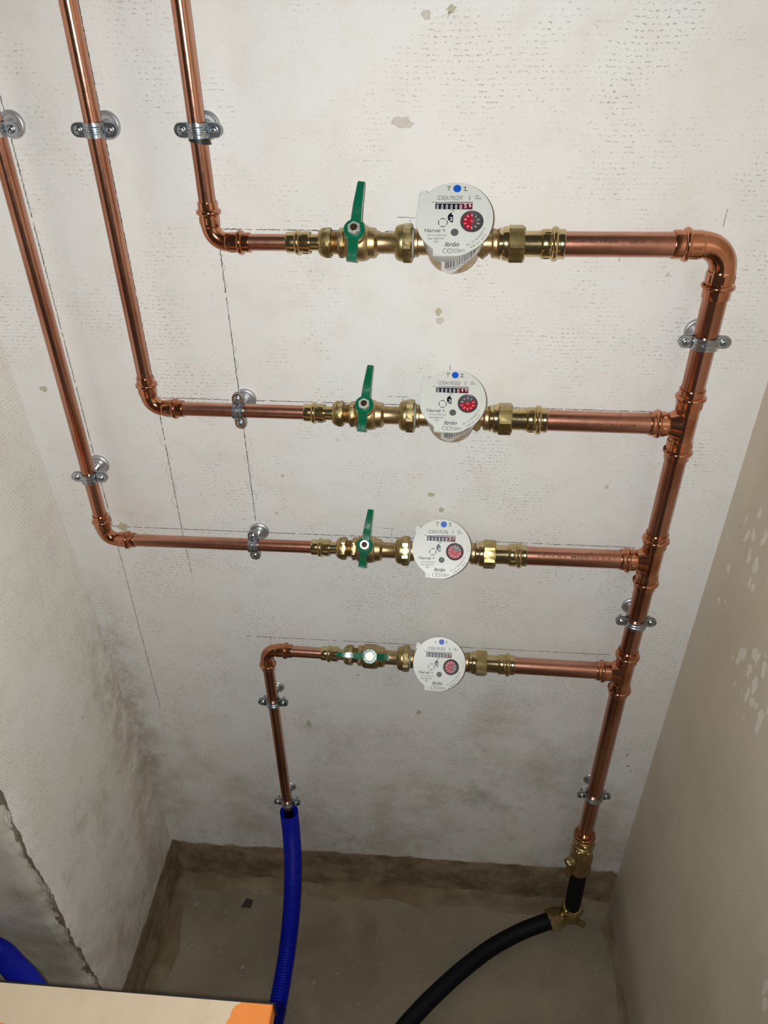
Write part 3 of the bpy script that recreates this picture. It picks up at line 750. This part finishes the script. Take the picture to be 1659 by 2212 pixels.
# ------------------------------------------------------------------ water meters
SER = ['I23EA195297', 'I23EA195303', 'I23EA195296', 'I23EA195302']; SUF = ['J', 'Q', 'I', 'P']
CNT = ['00000056', '00000040', '00000037', '00000021']; HAND = ['1', '2', '3', 'C']
REDA = [(85, 265), (175, 395), (120, 365), (60, 285)]
RF = .0333; HF = .0435
def meter(r, phi, cxoff, lab):
    mx = HUB[r] + .0902 + cxoff; M4 = row_matrix(r, mx, phi)
    t = thing('water_meter', lab, 'water meter', M4, 'white dial water meters')
    hx = HUB[r] - mx
    # brass pot and the two tails
    bm = bmesh.new()
    lathe(bm, O_, (0, 0, 1), [(-.0180, .002), (-.0180, .0130), (-.0172, .0185), (-.0150, .0222), (-.0110, .0242), (-.004, .0250), (.0100, .0252), (.0150, .0252)], 64)
    lathe(bm, O_, X_, [(hx + .0530, .0110), (hx + .0535, .0122), (hx + .0560, .0122), (hx + .0568, .0104), (-.010, .0106)], 48)
    lathe(bm, O_, X_, [(.010, .0082), (.0290, .0084), (hx + .1235, .0098), (hx + .1240, .0122), (hx + .1250, .0128), (hx + .1282, .0128), (hx + .1290, .0122), (hx + .1305, .0118)], 48)
    # cast rib and lug on the outlet side
    prism(bm, [(.0180, -.0030), (hx + .1245, -.0045), (hx + .1200, -.0115), (.0300, -.0130), (.0262, -.0165), (.0222, -.0130), (.018, -.0100)], .0010, .0042, None, .0008)
    obj('brass_body', bm, M['brass_cast'], t)
    # plastic housing
    bm = bmesh.new()
    lathe(bm, O_, (0, 0, 1), [(.0120, .0250), (.0120, .0276), (.0128, .0281), (.0380, .0284), (.0395, .0300), (.0412, .0312), (.0412, .0010)], 72)
    obj('housing', bm, M['plastic'], t)
    # dial plate: one outline with hinge lobe and straight foot
    dg = lambda d: radians(d); out = []
    for d in range(-66, 133, 3): out.append((cos(dg(d)), sin(dg(d))))
    if r < 2: out += [(-.720, .700), (-.745, .745), (-.790, .775), (-.880, .760), (-.930, .710), (-.950, .60), (-.955, .480), (-.965, .38)]
    else: out += [(-.745, .667), (-.755, .745), (-.925, .735), (-.925, .56), (-.880, .50)]
    for d in range(160, 236, 3): out.append((cos(dg(d)), sin(dg(d))))
    out += [(-.535, -.870), (-.525, -1.035), (-.35, -1.040), (.10, -1.040), (.20, -1.020), (.36, -.955)]
    bm = bmesh.new(); prism(bm, [(x * RF, y * RF) for x, y in out], HF - .0026, HF, None, .0004)
    # little raised blocks
    dp = obj('dial_plate', bm, M['plate'], t)
    for bx, by, sx, sy, sz in ((-.44, -.955, .17, .15, .0016), (.91, .02, .10, .21, .0010), (-.845, .665, .13, .13, .0016)):
        bm = bmesh.new(); box(bm, (bx * RF, by * RF, HF + .0003), (sx * RF, sy * RF, sz), cham=.0003); obj('clip_tab', bm, M['plastic'], t, smooth=False)
    zt = HF + .00012
    fn = lambda x, y: Vector((x * RF, y * RF, zt))
    bm = bmesh.new()
    text(bm, SER[r], -.125, .555, .66, .125, fn, .0)
    text(bm, SUF[r], .365, .555, .05 if SUF[r] not in 'IQ' else (.018 if SUF[r] == 'I' else .07), .125, fn)
    text(bm, 'LNE', .565, .610, .10, .045, fn, .01); text(bm, '38668', .60, .545, .16, .045, fn, .01)
    text(bm, 'm\u00b3', -.560, .440, .075, .055, fn, .02)
    text(bm, 'TU6', -.065, .205, .11, .05, fn, .01)
    text(bm, 'Narval +', -.49, -.355, .54, .105, fn, .018)
    text(bm, 'Q\u2083 2,5 R160H R63' if False else 'Q3 2,5 R160H R63', -.44, -.490, .50, .055, fn, .012)
    text(bm, '16bar U0D0 T50', -.47, -.580, .42, .055, fn, .012)
    text(bm, '2023', -.46, -.665, .12, .050, fn, .012)
    text(bm, 'Itr\u00f3n', -.045, -.735, .385, .135, fn, .028, .32)
    text(bm, 'M23', .035, -.915, .145, .070, fn, 0); text(bm, '0071', .215, -.915, .165, .085, fn, .004)
    def ringarc(cx, cy, ra, wd, a0, a1, n=14):
        for i in range(n):
            q = [a0 + (a1 - a0) * (i + k) / n for k in (0, 1)]
            bm.faces.new([bm.verts.new(fn(cx + rr * cos(q[k]), cy + rr * sin(q[k]))) for rr, k in ((ra - wd / 2, 0), (ra + wd / 2, 0), (ra + wd / 2, 1), (ra - wd / 2, 1))])
    ringarc(-.215, -.915, .060, .016, dg(60), dg(300)); ringarc(-.100, -.915, .060, .016, dg(60), dg(300))   # CE
    def rect(x0, y0, x1, y1): bm.faces.new([bm.verts.new(fn(*p)) for p in ((x0, y0), (x1, y0), (x1, y1), (x0, y1))])
    rect(-.158, -.922, -.105, -.908)
    for (x0, y0, x1, y1) in ((-.062, -.975, .128, -.967), (-.062, -.863, .128, -.855), (-.062, -.975, -.054, -.855), (.120, -.975, .128, -.855)): rect(x0, y0, x1, y1)
    # address set along the rim
    def along(s_, rad, a0, step_):
        a = a0
        for ch in s_:
            if ch != ' ':
                vs, _ = text_geo(ch, .01); hgt = min(.055, .075 * (max(v[1] for v in vs) - min(v[1] for v in vs)))
                wdt = min(.045, .070 * (max(v[0] for v in vs) - min(v[0] for v in vs)))
                text(bm, ch, rad * cos(a), rad * sin(a), max(.008, wdt), max(.01, hgt), fn, .01, 0, a + pi / 2)
            a += step_
    along('Asti Str.Valcossera 16', .83, dg(-66), dg(2.15)); along('14100 Asti Italia', .93, dg(-63), dg(2.05))
    obj('printed_lettering', bm, M['ink'], dp, smooth=False)
    bm = bmesh.new()
    GL = {'T': [[(-.05, .055), (.055, .06)], [(.0, .058), (-.006, -.055)]], '1': [[(-.045, .025), (.012, .058), (.002, -.052)], [(-.03, -.05), (.065, -.055)]],
          '2': [[(-.04, .035), (-.02, .058), (.02, .055), (.032, .03), (.01, -.005), (-.045, -.05), (.0, -.045), (.062, -.056)]],
          '3': [[(-.035, .052), (.02, .055), (.03, .035), (.0, .006), (.032, -.014), (.022, -.045), (-.015, -.06), (-.032, -.045)]],
          'C': [[(.03, .04), (-.02, .045), (-.04, .0), (-.02, -.04), (.03, -.035)]], 'L': [[(-.02, .045), (-.03, -.04), (.03, -.04)]]}
    def pen(ch, cx, cy, wd=.017):
        for ln in GL[ch]:
            for a, b in zip(ln, ln[1:]):
                a = Vector((a[0] + cx, a[1] + cy)); b = Vector((b[0] + cx, b[1] + cy)); d_ = (b - a).normalized(); q_ = Vector((-d_.y, d_.x)) * wd / 2; a = a - d_ * wd * .3; b = b + d_ * wd * .3
                bm.faces.new([bm.verts.new(fn(*p)) for p in (a - q_, b - q_, b + q_, a + q_)])
    pen('L' if r == 3 else 'T', -.165, .82); pen(HAND[r], .255, .815)
    obj('handwriting', bm, M['ink' if r == 3 else 'inkdark'], dp, smooth=False)
    bm = bmesh.new()
    for k in range(4): 
        a0 = dg(45 + 90 * k - 33 + 45); ringarc(-.295, -.135, .112, .022, a0, a0 + dg(66))
    obj('dashed_circle', bm, M['inkdark'], dp, smooth=False)
    bm = bmesh.new(); prism(bm, [(x * RF, y * RF) for x, y in circ(.05, .82, .104, 36)], HF, HF + .00018); obj('blue_dot', bm, M['blue_dot'], t, smooth=False)
    bm = bmesh.new(); prism(bm, [(x * RF, y * RF) for x, y in circ(.015, -.405, .100, 36)], HF - .0001, HF + .0002); obj('optical_port', bm, M['greydot'], t, smooth=False)
    # D shaped window
    bm = bmesh.new(); prism(bm, [(x * RF, y * RF) for x, y in circ(-.035, .010, .140, 24, pi / 2, 3 * pi / 2)], HF - .0001, HF + .00015)
    dw = obj('checksum_window', bm, M['black'], t, smooth=False)
    bm = bmesh.new(); text(bm, '2', -.085, -.035, .075, .10, lambda x, y: Vector((x * RF, y * RF, HF + .00028)), .01)
    rect2 = [(-.075, .085), (-.037, .085), (-.037, .14), (-.062, .135)]
    bm.faces.new([bm.verts.new(Vector((x * RF, y * RF, HF + .00028))) for x, y in rect2]); obj('checksum_digit', bm, M['digit'], dw, smooth=False)
    # counter
    x0, x1, y0, y1 = -.505, .455, .235, .435
    bm = bmesh.new(); box(bm, ((x0 + x1) / 2 * RF, (y0 + y1) / 2 * RF, HF - .0004), ((x1 - x0) * RF, (y1 - y0) * RF, .0010)); cw = obj('counter', bm, M['black'], t, smooth=False)
    bm = bmesh.new(); xm = x0 + (x1 - x0) * 5 / 8 + .005; box(bm, ((xm + x1) / 2 * RF, (y0 + y1) / 2 * RF, HF), ((x1 - xm - .008) * RF, (y1 - y0 - .016) * RF, .00035)); obj('litre_drums', bm, M['drumred'], cw, smooth=False)
    bm = bmesh.new()
    for k, ch in enumerate(CNT[r]):
        xc = x0 + (x1 - x0) * (k + .5) / 8; yc = .302 if k < 6 else (.328 if k == 6 else .350)
        text(bm, ch, xc, yc, .058 if ch != '1' else .025, .125, lambda x, y: Vector((x * RF, max(y, y0 + .005) * RF, HF + .00035)), .02)
        if k >= 6: text(bm, str((int(ch) + 1) % 10), xc, yc + .12, .058, .05, lambda x, y: Vector((x * RF, min(y, y1 - .01) * RF, HF + .00035)), .0)
    obj('drum_digits', bm, M['digit'], cw, smooth=False)
    # glare along the recess edge, modelled as a pale strip over the drums
    bm = bmesh.new(); prism(bm, [(x * RF, y * RF) for x, y in ((x0 + .01, y1 - .045), (x1 - .01, y1 - .045), (x1 - .02, y1 - .02), (x0 + .02, y1 - .02))], HF, HF + .0004)
    obj('recess_glare', bm, M['plastic'], cw, smooth=False)
    bm = bmesh.new(); box(bm, ((x0 + x1) / 2 * RF, (y0 + y1) / 2 * RF, HF + .0008), ((x1 - x0 + .02) * RF, (y1 - y0 + .02) * RF, .0004)); obj('counter_glass', bm, M['glass'], cw, smooth=False)
    # litre dial
    cx, cy, rr = .452, -.105, .298
    bm = bmesh.new(); lathe(bm, (cx * RF, cy * RF, HF), (0, 0, 1), [(-.0003, .0001), (.0001, .0001), (.0001, rr * .84 * RF), (.0006, rr * .93 * RF), (.0008, rr * RF), (-.0004, rr * RF)], 56, cap=False); ld = obj('litre_dial', bm, M['dark'], t)
    f2 = lambda x, y, z=.0002: Vector(((cx + x) * RF, (cy + y) * RF, HF + z))
    bm = bmesh.new(); a0, a1 = dg(REDA[r][0]), dg(REDA[r][1]); pts = [(0, 0)] + circ(0, 0, .235, 30, a0, a1)
    prism(bm, [((cx + x) * RF, (cy + y) * RF) for x, y in pts], HF + .0001, HF + .00022); 
    prism(bm, [((cx + x) * RF, (cy + y) * RF) for x, y in circ(0, 0, .06, 20)], HF + .0002, HF + .0006)
    obj('red_sector', bm, M['red'], ld, smooth=False)
    bm = bmesh.new()
    pts = [(0, 0)] + circ(0, 0, .20, 16, a1 + .1, a0 + 2 * pi - .1)
    prism(bm, [((cx + x) * RF, (cy + y) * RF) for x, y in pts], HF + .0001, HF + .00018)
    obj('pale_sector', bm, M['washer' if r > 1 else 'greydot'], ld, smooth=False)
    bm = bmesh.new()
    for k in range(10):
        a = pi / 2 - k * pi / 5; text(bm, str(k), .175 * cos(a), .175 * sin(a), .045 if k != 1 else .015, .065, lambda x, y: f2(x, y, .00032), 0, 0, a - pi / 2)
    for k in range(4):
        a = pi / 2 + .2 + k * pi / 2; 
        bm.faces.new([bm.verts.new(f2(q * cos(a + e), q * sin(a + e), .0007)) for q, e in ((.015, .3), (.05, .06), (.05, -.06), (.015, -.3))])
    obj('dial_numerals', bm, M['paper'], ld, smooth=False)
    bm = bmesh.new(); lathe(bm, (cx * RF, cy * RF, HF), (0, 0, 1), [(.0008, .0001), (.0008, rr * .97 * RF), (.0012, rr * .97 * RF), (.0012, .0001)], 48, cap=False); obj('dial_glass', bm, M['glass'], ld, smooth=False)
    # barcode sticker wrapped round the lower side
    if r < 3:
        Rs = .02880; sl, zc = ((.62, .0262), (.42, .0290), (.40, .0300))[r]
        def cyl(u, v, e=0):     # u: arc length from the middle of the sticker, v: height above its slanted centre line
            a = dg(-68) + u / Rs; return Vector(((Rs + e) * cos(a), (Rs + e) * sin(a), min(zc + sl * u + v, .0406)))
        bm = bmesh.new()
        def st(u, v):
            uu = -.0215 + .043 * u
            flap = .0085 * max(0, 1 - abs(uu + .0120) / .0095) if r < 2 else 0
            lo = -.0135 - flap
            return cyl(uu, lo + (.0045 - lo) * v)
        grid(bm, st, 44, 10); stk = obj('barcode_sticker', bm, M['paper'], t)
        bm = bmesh.new(); rnd = random.Random(11); u = -.0180
        def q4(ua, ub, va, vb):
            bm.faces.new([bm.verts.new(cyl(p, q, .00015)) for p, q in ((ua, va), (ub, va), (ub, vb), (ua, vb))])
        while u < .0185:
            wd = rnd.choice((.00025, .00025, .0005, .00075)); q4(u, u + wd, -.0085, .0042); u += wd + rnd.choice((.0003, .0003, .0006))
        text(bm, SER[r], -.003, -.0112, .025, .0024, lambda x, y: cyl(x, y, .00015), .01)
        obj('barcode', bm, M['inkdark'], stk, smooth=False)
meter(0, radians(43), -.0014, 'white dial water meter in the top row, hand-marked T 1 beside a blue dot')
meter(1, radians(50), .0000, 'white dial water meter in the second row, hand-marked T 2 beside a blue dot')
meter(2, radians(43.5), -.0010, 'white dial water meter in the third row, hand-marked T 3 beside a blue dot')
meter(3, radians(40.5), .0000, 'white dial water meter in the lowest row, glaring in the flash')
for r, ph in enumerate((43, 50, 43.5, 40.5)): coupling(r, radians(ph))

# ------------------------------------------------------------------ foot of the riser
t = thing('stop_valve', 'brass stop valve with hex collars at the foot of the riser', 'valve', frame(P(.2530, -1.085), (.045, 0, -1), (0, -1, 0)))
bm = bmesh.new()
lathe(bm, O_, X_, [(-.004, .0111), (-.004, .0135), (.001, .0138)] + arc(.006, .0138, .007, .0028, 10) + [(.012, .0138), (.016, .0125)], 48); obj('press_socket', bm, M['copper_bright'], t)
bm = bmesh.new(); hexnut(bm, O_, X_, .015, .024, .0175, .5); lathe(bm, O_, X_, [(.024, .0130), (.028, .0130), (.029, .0150), (.032, .0155), (.034, .0150), (.034, .012)], 48); obj('hex_collar', bm, M['brass_hex'], t)
bm = bmesh.new(); hexnut(bm, O_, X_, .032, .040, .0185, .1); obj('upper_nut', bm, M['brass'], t)
bm = bmesh.new()
lathe(bm, O_, X_, [(.038, .0115), (.046, .0120), (.050, .0150), (.056, .0175), (.072, .0180), (.080, .0170), (.086, .0172), (.092, .0170), (.0945, .0185), (.100, .0180), (.104, .0150)], 48)
obj('valve_body', bm, M['brass_cast'], t)
bm = bmesh.new(); D = Vector((.15, .86, .5)).normalized(); 
lathe(bm, (.064, 0, 0), (.1, -.80, .45), [(.010, .0085), (.022, .0085), (.023, .0075)], 32); hexnut(bm, (.064, 0, 0), (.1, -.80, .45), .022, .028, .0085)
obj('drain_plug', bm, M['brass_hex'], t)
bm = bmesh.new(); prism(bm, [(.062, -.012), (.068, -.022), (.100, -.024), (.116, -.020), (.116, -.014), (.100, -.013), (.08, -.010)], .004, .008, None, .001); obj('drain_lever', bm, M['brass_cast'], t)

s0 = Vector((.2580, -.031, -1.186)); s1 = Vector((.2600, -.035, -1.290))
bm = bmesh.new(); d = (s1 - s0); L = d.length; lathe(bm, (0, 0, 0), d, [(0, .0115), (0, .0130), (L, .0130), (L, .0115)], 40); o = obj('pipe_stub', bm, M['hose_black']); o.location = s0
tag(o, 'short black plastic pipe between the brass stop valve and the floor elbow', 'pipe')
# compression elbow on the floor
E0 = Vector((.2605, -.035, -1.318)); dn = Vector((-.93, -.36, -.06)).normalized()
t = thing('compression_elbow', 'brass compression elbow near the floor joining the black pipes', 'pipe fitting', Matrix.Translation(E0))
bm = bmesh.new(); lathe(bm, (0, 0, -.018), (0, 0, 1), [(0, .008), (.004, .0135), (.012, .0150), (.030, .0150)], 40)
lathe(bm, O_, dn, [(0, .0135), (.028, .0135)], 40); obj('elbow_body', bm, M['brass_cast'], t)
bm = bmesh.new(); hexnut(bm, O_, (0, 0, 1), .008, .022, .0190, .2, .002); lathe(bm, O_, (0, 0, 1), [(.022, .0160), (.026, .0156), (.0265, .0135)], 40); obj('compression_nut', bm, M['brass'], t)
bm = bmesh.new(); lathe(bm, O_, dn, [(.016, .0150), (.020, .0175), (.024, .0175)], 40); hexnut(bm, O_, dn, .023, .044, .0200, .3, .002); obj('side_nut', bm, M['brass'], t)
bm = bmesh.new(); prism(bm, [(.008, -.012), (.022, -.018), (.026, -.010), (.014, -.002)], -.014, -.008, None, .001); obj('casting_lug', bm, M['brass_cast'], t)

def catmull(pts, n=14):
    pts = [Vector(p) for p in pts]; pts = [pts[0] * 2 - pts[1]] + pts + [pts[-1] * 2 - pts[-2]]; out = []
    for i in range(1, len(pts) - 2):
        for k in range(n):
            t_ = k / n; a, b, c, d_ = pts[i - 1], pts[i], pts[i + 1], pts[i + 2]
            out.append(.5 * (2 * b + (c - a) * t_ + (2 * a - 5 * b + 4 * c - d_) * t_ * t_ + (3 * b - a - 3 * c + d_) * t_ ** 3))
    out.append(pts[-2]); return out
E1 = E0 + dn * .040
bm = bmesh.new()
tube(bm, catmull([E1 - dn * .01, E1 + dn * .012, (.172, -.0660, -1.334), (.1208, -.0937, -1.340), (.0732, -.1308, -1.341), (.0351, -.1657, -1.341), (.0024, -.1989, -1.341), (-.030, -.238, -1.341), (-.08, -.32, -1.341), (-.11, -.42, -1.341)]), .0135, 32)
tag(obj('water_hose', bm, M['hose_black']), 'thick black plastic water pipe curving across the floor', 'pipe')

def corrugated(bm, pts, R, pitch=.0042, depth=.0011):
    pts = catmull(pts, 30); L = [0]
    for a, b in zip(pts, pts[1:]): L.append(L[-1] + (b - a).length)
    out = []; rad = []; s_ = 0; j = 0; step_ = pitch / 6
    while s_ < L[-1]:
        while j < len(L) - 2 and L[j + 1] < s_: j += 1
        f = (s_ - L[j]) / max(1e-9, L[j + 1] - L[j]); out.append(pts[j].lerp(pts[j + 1], f))
        c = .5 + .5 * cos(s_ / pitch * 2 * pi); rad.append(R - depth * (1 - min(1, c * 1.6))); s_ += step_
    tube(bm, out, rad, 32, cap=False)
blue = [(-.2200, -.030, -1.081), (-.2201, -.033, -1.1378), (-.2193, -.045, -1.1856), (-.2194, -.062, -1.2267), (-.2192, -.085, -1.2600), (-.2200, -.112, -1.2880), (-.2211, -.142, -1.3080), (-.2223, -.175, -1.3200), (-.2235, -.208, -1.3270), (-.2260, -.245, -1.3350), (-.235, -.32, -1.341), (-.25, -.42, -1.341)]
bm = bmesh.new(); corrugated(bm, blue, .0145)
tag(obj('conduit_hose', bm, M['hose_blue']), 'blue corrugated conduit hanging from the drop pipe to the floor', 'hose')
bm = bmesh.new(); corrugated(bm, [(-.66, -.296, -.950), (-.60, -.298, -.985), (-.545, -.305, -1.009), (-.504, -.330, -.992), (-.467, -.355, -.970), (-.431, -.385, -.945), (-.400, -.415, -.93), (-.38, -.445, -.96), (-.372, -.462, -1.05), (-.370, -.463, -1.25), (-.370, -.463, -1.340)], .0145)
tag(obj('conduit_hose', bm, M['hose_blue']), 'blue corrugated hose end showing at the left behind the wooden board', 'hose')

# board in the foreground
bm = bmesh.new(); box(bm, (0, 0, 0), (.90, .26, .022), cham=.0015)
o = obj('wooden_board', bm, M['wood']); o.matrix_world = Matrix.Translation((0, 0, 0))
for v in o.data.vertices: v.co = Matrix.Rotation(radians(.2), 4, 'Z') @ v.co + Vector((-.122 - .45, -.4635 - .13, -.711))
bmE = bmesh.new(); box(bmE, (0, 0, 0), (.902, .0020, .020)); e_ = obj('shadow_edge', bmE, M['rubber'], o, smooth=False)  # black strip standing in for the shadow line along the rear edge
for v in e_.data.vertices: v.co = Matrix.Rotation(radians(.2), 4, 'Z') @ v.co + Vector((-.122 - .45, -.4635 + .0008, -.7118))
tag(o, 'pale wooden board with orange paint at its corner, in the bottom left foreground', 'board')

# debris on the floor
def crumb(x, y, r, sd, name='mortar_crumb', mat='crumb', flat=.55):
    bm = bmesh.new(); bmesh.ops.create_icosphere(bm, subdivisions=2, radius=r)
    for v in bm.verts:
        k = 1 + .5 * noise.noise(v.co * (1.2 / r) + Vector((sd, 0, 0))); v.co = Vector((v.co.x * k * 1.2, v.co.y * k, v.co.z * k * flat))
    o = obj(name, bm, M[mat], ang=25); o.location = (x, y, FLOOR + r * flat * .7); return o
for i, (x, y, r_, lb) in enumerate([(-.408, -.050, .0040, 'pale mortar crumb in the back left corner of the floor'),
        (-.352, -.060, .0028, 'pale mortar crumb between the back left corner and the dark chip'),
        (-.292, -.064, .0024, 'pale mortar crumb between the dark chip and the blue conduit'),
        (-.396, -.120, .0050, 'largest pale crumb, at the foot of the left wall'),
        (-.345, -.128, .0034, 'pale mortar crumb in the open floor in front of the dark chip'),
        (-.300, -.150, .0042, 'pale mortar crumb left of the blue conduit, close to the board'),
        (-.176, -.165, .0046, 'pale mortar crumb just right of the blue conduit'),
        (-.138, -.148, .0024, 'small mortar crumb second to the right of the blue conduit'),
        (-.105, -.068, .0022, 'small mortar crumb on the floor near the middle of the back wall'),
        (.262, -.082, .0026, 'small mortar crumb in front of the brass floor elbow'),
        (.300, -.106, .0036, 'pale mortar crumb at the foot of the right wall, farther one'),
        (.298, -.136, .0030, 'pale mortar crumb at the foot of the right wall, nearer one')]):
    tag(crumb(x, y, r_, i * 3.7), lb, 'debris', 'mortar crumbs on the floor')
bm = bmesh.new(); prism(bm, [(-.0095, -.008), (.007, -.0085), (.0095, .006), (-.004, .009)], 0, .0018, None, .0004)
o = obj('dark_chip', bm, M['chip'], smooth=False); o.location = (-.316, -.042, FLOOR + .001)
tag(o, 'dark square chip lying on the floor left of the blue conduit', 'debris')
